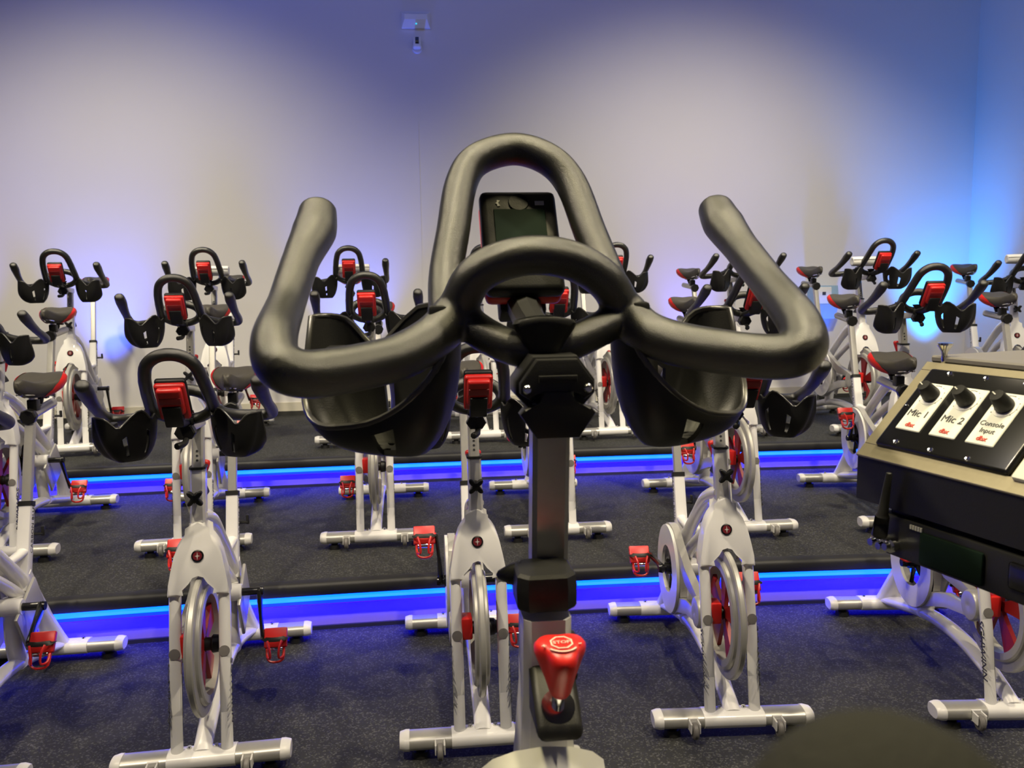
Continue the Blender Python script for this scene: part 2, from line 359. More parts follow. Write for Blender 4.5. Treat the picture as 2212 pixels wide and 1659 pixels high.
def hb_curves(k):
    """control points of the moulded handlebar: loop, rear arc, V bars, side bars with horns"""
    if k == 'student':
        half = dict(J=(.087, .032, 1.105))
        loopR = [(.087, .03, 1.102), (.084, -.005, 1.135), (.080, -.045, 1.172), (.074, -.080, 1.210), (.062, -.105, 1.245), (.035, -.117, 1.268)]
        loop = loopR + [(0, -.120, 1.275)] + [(-x, y, z) for x, y, z in reversed(loopR)]
        arc = [(.085, .035, 1.105), (.068, .045, 1.135), (.038, .050, 1.152), (0, .052, 1.158), (-.038, .050, 1.152), (-.068, .045, 1.135), (-.085, .035, 1.105)]
        v = [(.082, .032, 1.10), (.055, .048, 1.082), (.025, .056, 1.072), (-.025, .056, 1.072), (-.055, .048, 1.082), (-.082, .032, 1.10)]
        bar = [(.085, .032, 1.105), (.105, .045, 1.088), (.135, .072, 1.076), (.170, .098, 1.070), (.200, .118, 1.066), (.224, .128, 1.066), (.236, .120, 1.072), (.239, .090, 1.086), (.236, .03, 1.112), (.232, -.03, 1.145), (.229, -.075, 1.175), (.228, -.108, 1.198)]
        return loop, arc, v, bar, [(-x, y, z) for x, y, z in bar]
    dz = -.04
    f = lambda L: [(x, y, z+dz) for x, y, z in L]
    loop = f([(.0875, .02, 1.168), (.0855, -.03, 1.2129), (.0753, -.06, 1.2614), (.0641, -.09, 1.313), (.0447, -.105, 1.3416), (.0022, -.115, 1.3546), (-.0352, -.105, 1.3416), (-.0578, -.09, 1.3127), (-.0715, -.06, 1.2601), (-.0832, -.03, 1.2152), (-.089, .02, 1.168)])
    arc = f([(.0788, .035, 1.1808), (.0634, .045, 1.2109), (.0373, .05, 1.2268), (.0015, .052, 1.2324), (-.0356, .05, 1.2251), (-.0659, .045, 1.2058), (-.0843, .035, 1.1794)])
    v = f([(.0723, .035, 1.1727), (.0517, .05, 1.1576), (.0265, .06, 1.1459), (-.0042, .06, 1.1416), (-.031, .06, 1.1506), (-.0601, .05, 1.1626), (-.0797, .035, 1.1718)])
    barL = f([(.0788, .035, 1.1808), (.0997, .05, 1.1587), (.1302, .075, 1.1428), (.1586, .095, 1.137), (.1892, .115, 1.1338), (.2148, .128, 1.1339), (.2333, .128, 1.1433), (.2396, .1, 1.1629), (.2379, .03, 1.1911), (.231, -.04, 1.2337), (.2217, -.085, 1.2641), (.2199, -.115, 1.2883)])
    barR = f([(-.0843, .035, 1.1794), (-.1012, .05, 1.1586), (-.1272, .07, 1.1473), (-.1648, .1, 1.1404), (-.191, .115, 1.1372), (-.2136, .128, 1.1385), (-.2276, .128, 1.1478), (-.2332, .1, 1.1692), (-.235, .03, 1.2023), (-.2331, -.04, 1.2404), (-.2305, -.085, 1.2679), (-.2314, -.115, 1.2883)])
    return loop, arc, v, barL, barR
def handlebar_bm(k):
    loop, arc, v, bl, br = hb_curves(k); bm = nb(); n = 16 if k == 'student' else 24
    g = 1.0 if k == 'student' else 1.0
    sweep(bm, loop, .0185 if k == 'student' else .0180, n, 6)
    sweep(bm, arc, .0180 if k == 'student' else .0190, n, 6)
    sweep(bm, v, .0170, n, 6)
    rb = [.021, .0215, .0215, .021, .021, .021, .021, .020, .0180, .0192, .0238, .0205] if k != 'student' else [.019, .0185, .018, .018, .018, .0185, .019, .0185, .0172, .0205, .0245, .0215]
    asp = [(1, 1)]*8 + [(1, 1), (1.0, .95), (1.0, .88), (1.0, .90)]
    for b in (bl, br): sweep(bm, b, rb, n, 6, (False, True), asp, refx=Vector((1, 0, .02)))
    return fuse(bm, .0055, 6) if k == 'student' else fuse(bm, .0026, 6)
def cup_bm(s, dz=0.0):
    """moulded bottle holder hanging under a side bar; s = -1 left, +1 right"""
    bm = nb(); N = 44; a, b, al = .085, .046, .60
    cx, cy = s*.154, .000
    ux = Vector((-s*math.cos(al), math.sin(al), 0)); uy = Vector((s*math.sin(al), math.cos(al), 0))   # ux inner end (back), uy towards the rider
    def top(t):
        # rim height round the plan: scalloped front, rear lower
        c, sn = math.cos(t), math.sin(t)
        front = max(0, -sn); rear = max(0, sn)
        h = 1.100 - (.102 - .022*c)*rear**.6
        h -= .036*front*math.exp(-((c+.36)/.30)**2)
        h += .012*front*math.exp(-((c-.22)/.22)**2)
        h -= .020*front*math.exp(-((c-.62)/.14)**2)
        return h
    def P(t, f):
        k = math.sqrt(1 - .74*f**3.2)*(1 - .14*f)
        e = .8; c = math.copysign(abs(math.cos(t))**e, math.cos(t)); sn = math.copysign(abs(math.sin(t))**e, math.sin(t))
        z = top(t)*(1-f) + .968*f
        p = Vector((cx, cy, 0)) + ux*(a*c*k + .010*f) + uy*(b*sn*k); p.z = z + dz; return p
    F = [0, .06, .18, .32, .46, .60, .74, .85, .93, .98, 1.0]
    T = [2*PI*k/N for k in range(N)]
    vs = [[bm.verts.new(P(t, f)) for t in T] for f in F]
    for i in range(len(F)-1):
        for q in range(N):
            t = T[q]; c = math.cos(t); front = math.sin(t) < -.2
            if front and 3 <= i <= 6 and (-.40 < c < -.27 or .30 < c < .43): continue      # front slots
            if math.sin(t) > .3 and 3 <= i <= 7 and q % 7 in (1, 2): continue  # open back
            bm.faces.new((vs[i][q], vs[i][(q+1) % N], vs[i+1][(q+1) % N], vs[i+1][q]))
    # ribbed floor with radial openings
    last = vs[-1]; cen = sum((v.co for v in last), Vector())/N; inn = [bm.verts.new(cen + (v.co-cen)*.35) for v in last]
    mid = [bm.verts.new(cen + (v.co-cen)*.86) for v in last]
    for q in range(N):
        r = (q+1) % N; bm.faces.new((last[q], last[r], mid[r], mid[q]))
        if (q % 7) not in (2, 3): bm.faces.new((mid[q], mid[r], inn[r], inn[q]))
    bm.faces.new(inn)
    bmesh.ops.recalc_face_normals(bm, faces=bm.faces[:])
    me = bpy.data.meshes.new('cup'); bm.to_mesh(me); bm.free(); o = bpy.data.objects.new('cup', me); COL.objects.link(o)
    m = o.modifiers.new('s', 'SOLIDIFY'); m.thickness = .005; m.offset = 0
    dg = bpy.context.evaluated_depsgraph_get(); me2 = bpy.data.meshes.new_from_object(o.evaluated_get(dg)); bpy.data.objects.remove(o); bpy.data.meshes.remove(me)
    b2 = nb(); b2.from_mesh(me2); bpy.data.meshes.remove(me2)
    # lugs that hook the holder to the bar
    ho = Vector((cx, cy, 0)) + ux*.070; box(b2, (ho.x, ho.y+.006, 1.095+dz), (.020, .024, .034), None, .004)
    ho = Vector((cx, cy, 0)) - ux*.050; box(b2, (ho.x, ho.y+.045, 1.062+dz), (.022, .05, .022), None, .004)
    return b2, [P(t, 0) for t in T]
def saddle_pt(t, th, off=0.0):
    y = .775 + .265*t
    w = lerp_list([.016, .022, .026, .032, .046, .066, .084, .092, .090, .070], 200)[min(199, int(t*199))]
    zc = 1.093 + .013*math.cos(t*2*PI) + .008*t
    c, sn = math.cos(th), math.sin(th); up = math.copysign(abs(sn)**.85, sn)
    x = math.copysign(abs(c)**.55, c)*(w+off)*(1 - .10*max(0, -sn)*t)
    h = .024 if up > 0 else .030 + .016*t
    dip = -.008*math.exp(-(c/.3)**2)*t if up > 0 else 0
    return Vector((x, y, zc + up*(h+off) + dip))
def saddle_bm():
    bm = nb(); rings = []
    for i in range(19):
        t = i/18; k = 1.0
        R = [saddle_pt(t, 2*PI*q/20) for q in range(20)]
        if i in (0, 18):
            c = sum(R, Vector())/20; R = [c + (p-c)*.55 + Vector((0, (-.006 if i == 0 else .006), 0)) for p in R]
        rings.append(R)
    ring_loft(bm, rings); return bm
def saddle_side_bm(s):
    bm = nb(); rings = []
    for i in range(11):
        t = .50 + .50*i/10; up0 = lerp_list([-.6, .1, .55, .75, .80, .75], 11)[i]; row = []
        for q in range(7):
            th = up0 + (-1.25-up0)*q/6
            th = th if s > 0 else PI - th
            row.append(saddle_pt(min(t, .995), th, .0022))
        if i == 10:
            c = Vector((0, 1.04, 1.10)); row = [c + (p-c)*.82 + Vector((0, .003, 0)) for p in row]
        rings.append(row)
    rv = [[bm.verts.new(p) for p in r] for r in rings]
    for i in range(10):
        for q in range(6): bm.faces.new((rv[i][q], rv[i][q+1], rv[i+1][q+1], rv[i+1][q]))
    return bm
def pedal_set(root, s, ang):
    """crank arm with its pedal; object origin on the bottom bracket axis so it can turn"""
    L = .168; bm = nb(); x = s*.112
    e = Vector((x + s*.012, L*math.cos(ang), L*math.sin(ang)))
    sweep(bm, [(x, 0, 0), (x+s*.004, e.y*.5, e.z*.5), e], [.019, .012, .014], 10, 3, (True, True), [(.6, 1)]*3, refx=Vector((1, 0, 0)))
    cyl(bm, (s*.05, 0, 0), (s*.118, 0, 0), .014); cyl(bm, (s*.116, 0, 0), (s*.126, 0, 0), .017, .015)
    arm = obj('crank_arm', bm, M['blackgloss'], root, loc=(0, .545, .362))
    px = s*.168; bm = nb(); ex = e.x; e0 = Vector((0, e.y, e.z)); e = Vector((ex, 0, 0))
    box(bm, (px, e.y, e.z), (.080, .070, .020), None, .005); cyl(bm, (e.x, e.y, e.z), (px, e.y, e.z), .009, None, 10)
    # toe cage in front (towards -y), strap over
    for q in (-.030, .030):
        sweep(bm, [(px+q, e.y-.03, e.z+.004), (px+q*.9, e.y-.066, e.z+.008), (px+q*.5, e.y-.076, e.z+.028), (px+q*.55, e.y-.048, e.z+.043), (px+q*.8, e.y-.02, e.z+.042)], .0042, 6, 3, (True, True))
    sweep(bm, [(px-.030, e.y-.03, e.z), (px-.026, e.y-.074, e.z-.004), (px, e.y-.084, e.z-.006), (px+.026, e.y-.074, e.z-.004), (px+.030, e.y-.03, e.z)], .0045, 6, 3)
    pd = obj('pedal', bm, M['red'], arm, loc=e0)
    bm = nb(); box(bm, (px, e.y-.040, e.z), (.050, .010, .016), None, .002); obj('pedal_plate', bm, M['chrome'], arm, loc=e0)
    bm = nb(); sweep(bm, [(px-.037, e.y+.0, e.z), (px-.034, e.y-.01, e.z+.028), (px, e.y-.015, e.z+.036), (px+.034, e.y-.01, e.z+.028), (px+.037, e.y, e.z)], .0055, 8, 3, aspect=[(.4, 1.6)]*5, refx=Vector((0, 0, 1))); obj('toe_strap', bm, M['black'], arm, loc=e0)
    return arm
def console_parts(root, yb, zb, yt, zt, w=.083, th=.036):
    """console whose screen faces the rider: bottom (yb,zb), top (yt,zt)"""
    up = Vector((0, yt-yb, zt-zb)); h = up.length; up.normalize(); right = Vector((-1, 0, 0)); nrm = right.cross(up).normalized()   # nrm to the rider
    if nrm.y < 0: nrm = -nrm
    R = Matrix((right, up, right.cross(up))).transposed()
    if (right.cross(up)).y < 0: R = Matrix((-right, up, (-right).cross(up))).transposed()
    c = Vector((0, (yb+yt)/2, (zb+zt)/2))
    bm = nb(); box(bm, c + nrm*.006, (w, h, .020), R, .008, 3); co = obj('console', bm, M['black'], root)
    bm = nb()
    rot = R
    box(bm, c - nrm*.012 + up*.0, (w*.98, h*.97, .020), rot, .008, 3)
    box(bm, c - nrm*.027 + up*h*.10, (w*.80, h*.70, .022), rot, .008, 3); obj('back_cover', bm, M['red'], co)
    bm = nb(); box(bm, c - nrm*.034 + up*h*.16, (w*.70, h*.18, .012), rot, .003, 2); obj('battery_door', bm, M['reddark'], co)
    bm = nb(); box(bm, c - nrm*.032 - up*h*.26, (w*.60, h*.56, .026), rot, .004, 2)
    sweep(bm, [c - up*h*.45 - nrm*.02, Vector((0, yb+.02, zb-.02)), Vector((0, .050, zb-.035))], [.020, .017, .016], 10, 4); obj('console_mount', bm, M['black'], co)
    bm = nb(); box(bm, c + nrm*.0165 + up*h*.06, (w*.66, h*.46, .0015), rot, .0004, 1); obj('screen', bm, M['lcd'], co)
    bm = nb(); sx = R @ Vector((1, 0, 0))
    box(bm, c + nrm*.0165 + up*h*.35 + sx*w*.27, (.010, .005, .0012), rot); 
    box(bm, c + nrm*.0165 + up*h*.35 - sx*w*.27, (.0014, .008, .0012), rot); obj('icon', bm, M['paleink'], co)
    bm = nb(); r45 = R @ Matrix.Rotation(.75, 3, 'Z'); q = c + nrm*.0165 + up*h*.35 - sx*w*.27
    box(bm, q + up*.0016, (.0058, .0011, .0012), r45); box(bm, q - up*.0016, (.0058, .0011, .0012), R @ Matrix.Rotation(-.75, 3, 'Z')); obj('icon', bm, M['paleink'], co)
    bm = nb(); lathe(bm, c + nrm*.0155 + up*h*.36, nrm, [(.012, 0), (.011, .002), (.0005, .0024)], 20); obj('button', bm, M['black'], co)
    return co
def build_bike(name, kind='student'):
    inst = kind != 'student'
    root = empty(name)
    stabilizer('front_stabilizer', root, 0.0, .098, True)
    stabilizer('rear_stabilizer', root, .928, .125, False)
    # fork: crown and two legs
    bm = nb(); poly = CROWN + [(-x, z) for x, z in reversed(CROWN[1:-1])]
    prism(bm, poly, -.030, .030, lean, .010, 3)
    fork = obj('fork', bm, M['white'], root, 50)
    for s in (-1, 1):
        bm = nb(); sweep(bm, [lean(s*.072, .058, .012), lean(s*.072, .30, 0), lean(s*.072, .53, 0)], .0182, 16, 1); leg = obj('fork_leg', bm, M['white'], root, 50)
        bm = nb(); lathe(bm, lean(s*.072, .363, -.0180), (0, -1, .24), [(.0165, 0), (.0160, .002), (.0005, .0026)], 18); obj('leg_cap', bm, M['grey'], leg)
        text('leg_lettering', 'SCHWINN', .040, M['ink'], leg, (0, -.235, -.97), (0, s*.97, -s*.235), lean(s*.0904, .245, 0), shear=.25, spacing=1.02, bold=.0004)
    # head badge
    c = lean(0, .645, -.0305); ax = Vector((0, -.972, .235))
    bm = nb(); lathe(bm, c, ax, [(.0185, 0), (.0180, .0025), (.0150, .0028)], 28); bd = obj('head_badge', bm, M['blackgloss'], fork if False else root)
    bm = nb(); lathe(bm, c, ax, [(.0135, .0020), (.0132, .0038), (.0003, .0040)], 28); obj('badge_disc', bm, M['maroon'], bd)
    bm = nb(); u = Vector((0, .235, .972))
    star = [(0, .012), (.0016, .0016), (.008, 0), (.0016, -.0016), (0, -.012), (-.0016, -.0016), (-.008, 0), (-.0016, .0016)]
    prism(bm, star, .0036, .0046, lambda x, y, d: c + Vector((1, 0, 0))*x + u*y + ax*d); obj('badge_star', bm, M['paleink'], bd)
    text('badge_lettering', 'SCHWINN', .0050, M['paleink'], bd, (1, 0, 0), u, c + ax*.0030 + u*.0158, extrude=.0002)
    # handle post sleeve (octagon) and top tubes are the painted frame
    bm = nb()
    def oct_section(ctr, wx, wy, ch=.3):
        return [ctr + Vector((x*wx, y*wy, 0)) for x, y in ((-.5+ch*.5, -.5), (.5-ch*.5, -.5), (.5, -.5+ch*.5), (.5, .5-ch*.5), (.5-ch*.5, .5), (-.5+ch*.5, .5), (-.5, .5-ch*.5), (-.5, -.5+ch*.5))]
    if not inst: ring_loft(bm, [oct_section(lean(0, z, 0), w, d) for z, w, d in ((.690, .052, .060), (.730, .047, .056), (.78, .044, .054), (.900, .043, .053))])
    rx = Vector((1, 0, 0))
    fw = 1.0
    sweep(bm, [(0, .150, .755), (0, .235, .728), (0, .335, .685), (0, .450, .605), (0, .555, .520), (0, .655, .425), (0, .70, .33)], [.027, .026, .025, .024, .024, .026, .028], 14, 4, aspect=([(2.1, 1), (1.9, 1)] if inst else [(1.0, .8), (1.15, 1)]) + [(1.15, 1), (1.0, .9), (1, .9), (1, 1), (1, 1)], refx=rx)
    sweep(bm, [(0, .115, .635), (0, .21, .622), (0, .33, .572), (0, .45, .502), (0, .56, .43), (0, .655, .36)], [.024, .022, .020, .020, .022, .024], 12, 4, aspect=[(1.5, 1)]+[(1, 1)]*5, refx=rx)
    sweep(bm, [(0, .552, .512), (0, .64, .508), (0, .735, .512)], [.022, .020, .022], 12, 2, aspect=[(1, .7)]*3, refx=rx)
    # seat tube sleeve, rear stay, belly beam, bracket strut
    sweep(bm, [(0, .672, .375), (0, .72, .505), (0, .774, .672)], [.026, .0235, .0225], 12, 1, sq=True, refx=rx)
    sweep(bm, [(0, .690, .44), (0, .76, .33), (0, .845, .205), (0, .918, .075)], [.028, .026, .027, .036], 12, 3, aspect=[(1, 1.1), (1, 1.2), (1.1, 1.1), (1.5, 1)], refx=rx)
    sweep(bm, [(0, -.010, .072), (0, .06, .095), (0, .16, .125), (0, .30, .150), (0, .45, .155), (0, .60, .140), (0, .76, .105), (0, .93, .066)], [.024]*8, 14, 4, aspect=[(1.15, .5), (1.15, .9), (1.2, 1), (1.2, 1), (1.2, 1), (1.2, 1), (1.35, 1), (2.0, .8)], refx=rx)
    sweep(bm, [(0, .60, .13), (0, .575, .25), (0, .60, .38)], [.030, .028, .032], 12, 3, aspect=[(1, 1.2)]*3, refx=rx)
    cyl(bm, (-.05, .545, .362), (.052, .545, .362), .030, None, 20, .004)
    fr = obj('frame', bm, M['white'], root, 40, (.018, 0, -.018) if inst else None)
    text('frame_lettering', 'CARBON BLUE', .026, M['ink'], fr, (0, .30, .954), (0, -.954, .30), (.0232, .748, .585), spacing=1.05)
    text('frame_lettering', 'CARBON BLUE', .026, M['ink'], fr, (0, -.30, -.954), (0, -.954, .30), (-.0232, .748, .585), spacing=1.05)
    bm = nb(); cyl(bm, (.022, .76, .56), (.052, .76, .56), .006, None, 8); box(bm, (.052, .763, .570), (.012, .014, .036), None, .003); obj('seat_lever', bm, M['black'], root)
    # hand post
    if not inst:
        bm = nb(); ring_loft(bm, [oct_section(lean(0, z, 0), .034, .040) for z in (.885, 1.045)]); hp = obj('handle_post', bm, M['silver'], root, 25)
        bm = nb(); ring_loft(bm, [oct_section(lean(0, z, 0), .049, .058) for z in (.897, .904)]); obj('post_collar', bm, M['black'], root, 25)
        bm = nb()
        for z in (.924, .938, .952): cyl(bm, lean(.0, z, -.0195), lean(.0, z, -.0215), .0038, None, 10)
        obj('adjustment_hole', bm, M['ink'], hp)
    # star knob on the front of the sleeve
    c = lean(0, .822, -.026); bm = nb(); ax2 = Vector((0, -1, -.05)).normalized(); a, b = frame_of(ax2); pts = []
    cyl(bm, c, c + ax2*.030, .010, None, 12)
    for k in range(40):
        t = 2*PI*k/40; r = .0195 + .0105*math.cos(4*t + PI*0) ; pts.append((r*math.cos(t + PI/4), r*math.sin(t + PI/4)))
    prism(bm, pts, .026, .046, lambda u_, v_, d: c + a*u_ + b*v_ + ax2*d, .004, 2); obj('star_knob', bm, M['black'], root, 50)
    # resistance knob behind the sleeve
    kb = Vector((0, .215, .812)) if not inst else Vector((.008, .172, .794)); KS = .82 if inst else 1.0; ka = Vector((0, .18, 1)).normalized()
    bm = nb(); 
    side = [(-.034, .038), (-.028, .035), (.018, .006), (.022, .000), (.021, -.007), (-.034, -.008)]
    prism(bm, side, -.0200, .0200, lambda y, z, x: kb + Vector((x, y, z)), .007, 3); rkb = obj('resistance_base', bm, M['black'], root, 50)
    wa = Vector((0, .72, .69)); wc = kb + Vector((0, .006, .0150))
    bm = nb(); lathe(bm, wc, wa, [(.0145, 0), (.0145, .0025), (.006, .003)], 24); cyl(bm, wc, kb + Vector((0, .012, 0)) + ka*.050, .0058, None, 14); obj('resistance_washer', bm, M['chrome'], rkb)
    bm = nb(); rings = []; kc = kb + Vector((0, .012, 0)) + ka*.040*KS; a, b = frame_of(ka)
    for t, r, lob in ((0, .0085, .0), (.004, .011, .0), (.020, .0155, .10), (.036, .0205, .20), (.046, .0235, .22), (.053, .0240, .20), (.058, .0215, .16), (.0600, .0150, .05), (.0603, .003, 0)):
        rings.append([kc + ka*t*KS + (a*math.cos(th) + b*math.sin(th))*r*KS*(1 + lob*math.cos(3*(th)+PI*0.5)) for th in [2*PI*q/36 for q in range(36)]])
    ring_loft(bm, rings); rk = obj('resistance_knob', bm, M['red'], root, 60)
    tp = kc + ka*.0606*KS
    bm = nb(); oc = [(math.cos(PI/8+PI/4*q)*.0098, math.sin(PI/8+PI/4*q)*.0098) for q in range(8)]; oi = [(x*.87, y*.87) for x, y in oc]
    for q in range(8):
        r_ = (q+1) % 8; quad = [oc[q], oc[r_], oi[r_], oi[q]]; prism(bm, quad, -.0006, .0004, lambda x, y, d: tp + Vector((x, y*.98, 0)) + ka*d + Vector((0, 0, -y*.12)))
    for q in range(9):
        t0 = PI*1.22 + PI*.56*q/9; t1 = PI*1.22 + PI*.56*(q+1)/9; quad = [(math.cos(t0)*.0145, math.sin(t0)*.0145), (math.cos(t1)*.0145, math.sin(t1)*.0145), (math.cos(t1)*.0130, math.sin(t1)*.0130), (math.cos(t0)*.0130, math.sin(t0)*.0130)]
        prism(bm, quad, -.0010, .0004, lambda x, y, d: tp + Vector((-x, -y*.98, 0)) + ka*d + Vector((0, 0, y*.12)))
    obj('knob_marking', bm, M['pinkink'], rk, 0)
    text('knob_lettering', 'STOP', .0062, M['pinkink'], rk, (-1, 0, 0), (0, -1, .12), tp + ka*.0002)
    text('knob_lettering', '+', .008, M['pinkink'], rk, (-1, 0, 0), (0, -1, .12), tp + Vector((.0150, .004, -.0005)))
    text('knob_lettering', '-', .010, M['pinkink'], rk, (-1, 0, 0), (0, -1, .12), tp + Vector((-.0150, .002, -.0005)))
    # slider, clamps, handlebar, holders, console: the assembly that moves up and down
    dz = 0.035 if inst else 0.0
    if not inst:
        bm = nb(); box(bm, (0, .150, 1.042), (.036, .20, .030), Matrix.Rotation(-.06, 3, 'X'), .004); obj('handlebar_slider', bm, M['silver'], root)
        bm = nb(); hexp = [(-.030, -.006), (-.018, .018), (.018, .018), (.030, -.006), (.018, -.024), (-.018, -.024)]
        prism(bm, hexp, .020, .056, lambda x, z, d: Vector((x, d, 1.040+z)), .004, 1)
        box(bm, (0, .052, 1.066), (.05, .036, .022), None, .004)
        sweep(bm, [(.004, .03, 1.02), (.002, .00, 1.008), (-.012, -.03, 1.006)], [.008, .009, .010], 8, 3, (True, True))
        cyl(bm, (0, .045, 1.078), (0, .047, 1.098), .011, .024, 16); obj('slider_clamp', bm, M['black'], root)
    else:
        bm = nb(); ring_loft(bm, [oct_section(Vector((.0, .100 + .13*(z-1.05), z)), .034, .030, .25) for z in (1.060, .87)]); hp = obj('handle_post', bm, M['steel'], root, 25)
        bm = nb(); ring_loft(bm, [oct_section(Vector((.010, .120, z)), w, w*1.0, .35) for z, w in ((.880, .050), (.883, .053), (.900, .054), (.910, .052), (.913, .047))])
        lathe(bm, (.028, .105, .902), (1, -.3, -.1), [(.012, 0), (.010, .010), (.004, .022), (.001, .024)], 14)
        obj('post_collar', bm, M['black'], root, 30)
        bm = nb(); ring_loft(bm, [oct_section(Vector((.010, .122 - .10*(.87-z), z)), w, w*1.1, .3) for z, w in ((.66, .062), (.74, .050), (.80, .043), (.872, .043))]); obj('post_sleeve', bm, M['white'], root, 30)
        bm = nb(); cyl(bm, (.008, .1425, .856), (.008, .1460, .8555), .0026, None, 12); obj('sleeve_hole', bm, M['ink'], root)
        bm = nb(); box(bm, (0, .035, 1.075), (.036, .10, .030), None, .004); obj('handlebar_slider', bm, M['silver'], root)
        # clamp block that faces the rider
        def blk(hexp, d0, d1, bev): prism(bm, hexp, d0 + .010, d1 + .010, lambda x, z, d: Vector((x - .004, d, 1.076+z)), bev, 2)
        bm = nb()
        blk([(-.020, .026), (.020, .026), (.036, .004), (.036, -.008), (.020, -.026), (-.020, -.026), (-.036, -.008), (-.036, .004)], .055, .100, .003)
        blk([(-.018, .024), (.018, .024), (.033, .003), (.033, -.006), (.024, -.012), (.018, -.004), (-.018, -.004), (-.024, -.012), (-.033, -.006), (-.033, .003)], .100, .112, .002)
        blk([(-.014, -.004), (.014, -.004), (.014, -.015), (.030, -.019), (.034, -.024), (.019, -.046), (-.019, -.046), (-.034, -.024), (-.030, -.019), (-.014, -.015)], .098, .114, .002)
        blk([(-.017, .010), (.017, .010), (.017, .004), (-.017, .004)], .108, .116, .001)
        cl = obj('slider_clamp', bm, M['black'], root, 40)
        for s in (-1, 1):
            bm = nb(); lathe(bm, (s*.027-.004, .122, 1.074), (0, 1, 0), [(.0042, 0), (.0042, .0015), (.003, .003), (.0015, .0025)], 14); obj('screw', bm, M['chrome'], cl)
        bm = nb(); rings = []
        for z, rx_, ry_ in ((1.098, .013, .012), (1.108, .015, .013), (1.118, .021, .015), (1.128, .028, .018), (1.133, .030, .019), (1.136, .028, .017)):
            rings.append([Vector((math.cos(t)*rx_, .075 + math.sin(t)*ry_, z - abs(math.cos(t))**2*.004)) for t in [2*PI*q/28 for q in range(28)]])
        ring_loft(bm, rings); obj('clamp_knob', bm, M['black'], root, 50)
    obj('handlebar', handlebar_bm(kind), M['rubber'], root, 0 if False else 80)
    for s in (-1, 1):
        cb, rim = cup_bm(s, dz); bh = obj('bottle_holder', cb, M['black'], root, 40)
        bm = nb(); rr = rim + [rim[0]]; sweep(bm, rr, .0036, 6, 1); obj('holder_rim', bm, M['rim'], bh, 60)
    if not inst: console_parts(root, -.055, 1.098, -.125, 1.205)
    else: console_parts(root, -.055, 1.150, -.125, 1.262, .086)
    # flywheel
    yc = .098; fx = Vector((1, 0, 0)); c = Vector((0, yc, .363))
    bm = nb(); P = [(.150, -.023), (.172, -.023), (.178, -.019), (.180, -.011), (.208, -.010), (.212, -.006), (.212, .006), (.208, .010), (.180, .011), (.178, .019), (.172, .023), (.150, .023)]
    n = 56; a, b = frame_of(fx); rv = [[bm.verts.new(c + fx*t + (a*math.cos(2*PI*k/n) + b*math.sin(2*PI*k/n))*r) for k in range(n)] for r, t in P]
    for i in range(len(P)):
        A, B = rv[i], rv[(i+1) % len(P)]
        for q in range(n): bm.faces.new((A[q], A[(q+1) % n], B[(q+1) % n], B[q]))
    fl = obj('flywheel', bm, M['wheel'], root, 30)
    for k in range(5):
        th = 2*PI*k/5 + .35; d = Vector((0, math.cos(th), math.sin(th))); p = Vector((0, -math.sin(th), math.cos(th)))
        bm = nb(); prism(bm, [(.02, -.016), (.06, -.018), (.152, -.042), (.152, .042), (.06, .018), (.02, .016)], -.007, .007, lambda u_, v_, x_: c + d*u_ + p*v_ + fx*x_, .002, 1); obj('spoke', bm, M['reddark'], fl)
    bm = nb(); cyl(bm, c - fx*.050, c + fx*.066, .020, None, 20, .003); cyl(bm, c + fx*.026, c + fx*.052, .028, .026, 20, .004); obj('hub', bm, M['black'], fl)
    bm = nb(); box(bm, c + Vector((-.040, -.020, .014)), (.034, .060, .070), None, .006); obj('brake_housing', bm, M['red'], root)
    # belt guard: ring round the chainring, two rails and a cap on the wheel axle
    bm = nb(); gc = Vector((0, .545, .362)); annulus(bm, gc, (-1, 0, 0), .172, .092, .056, .082); 
    prism(bm, [(.535, .534), (.45, .505), (.30, .435), (.135, .408), (.130, .372), (.31, .385), (.42, .44), (.48, .50)], -.056, -.084, lambda y, z, x: Vector((x, y, z)), .004, 2)
    prism(bm, [(.50, .196), (.40, .245), (.28, .290), (.11, .312), (.125, .352), (.29, .335), (.40, .30), (.46, .25)], -.056, -.084, lambda y, z, x: Vector((x, y, z)), .004, 2)
    prism(bm, [(.38, .40), (.46, .47), (.48, .36), (.44, .27), (.375, .31)], -.058, -.082, lambda y, z, x: Vector((x, y, z)))
    bg = obj('belt_guard', bm, M['guard'], root, 40)
    bm = nb(); annulus(bm, gc, (-1, 0, 0), .166, .088, .083, .094); obj('guard_ring', bm, M['endcap'], bg, 40)
    bm = nb(); lathe(bm, (-.082, .118, .358), (-1, 0, 0), [(.052, -.026), (.052, .006), (.047, .012), (.012, .015), (.004, .013)], 32); obj('axle_cap', bm, M['guard'], bg, 40)
    bm = nb()
    for k in range(5):
        th = 2*PI*k/5; d = Vector((0, math.cos(th), math.sin(th))); sweep(bm, [gc + Vector((-.072, 0, 0)) + d*.015, gc + Vector((-.070, 0, 0)) + d*.094], [.011, .008], 8, 1)
    cyl(bm, gc + Vector((-.05, 0, 0)), gc + Vector((-.10, 0, 0)), .022, None, 18); obj('chainring', bm, M['blackgloss'], root)
    bm = nb(); box(bm, (.045, .62, .31), (.012, .20, .16), Matrix.Rotation(.5, 3, 'X'), .004); obj('side_cover', bm, M['guard'], root)
    # seat post and saddle
    sd = (-.10, .09) if inst else (0, 0)
    bm = nb(); d = Vector((0, .30, .954)); p0 = Vector((0, .764, .640)); p1 = p0 + d*(.345 + sd[0]); sweep(bm, [p0, p1], .0165, 10, 1, sq=True, refx=rx); sp = obj('seat_post', bm, M['silver'], root, 25)
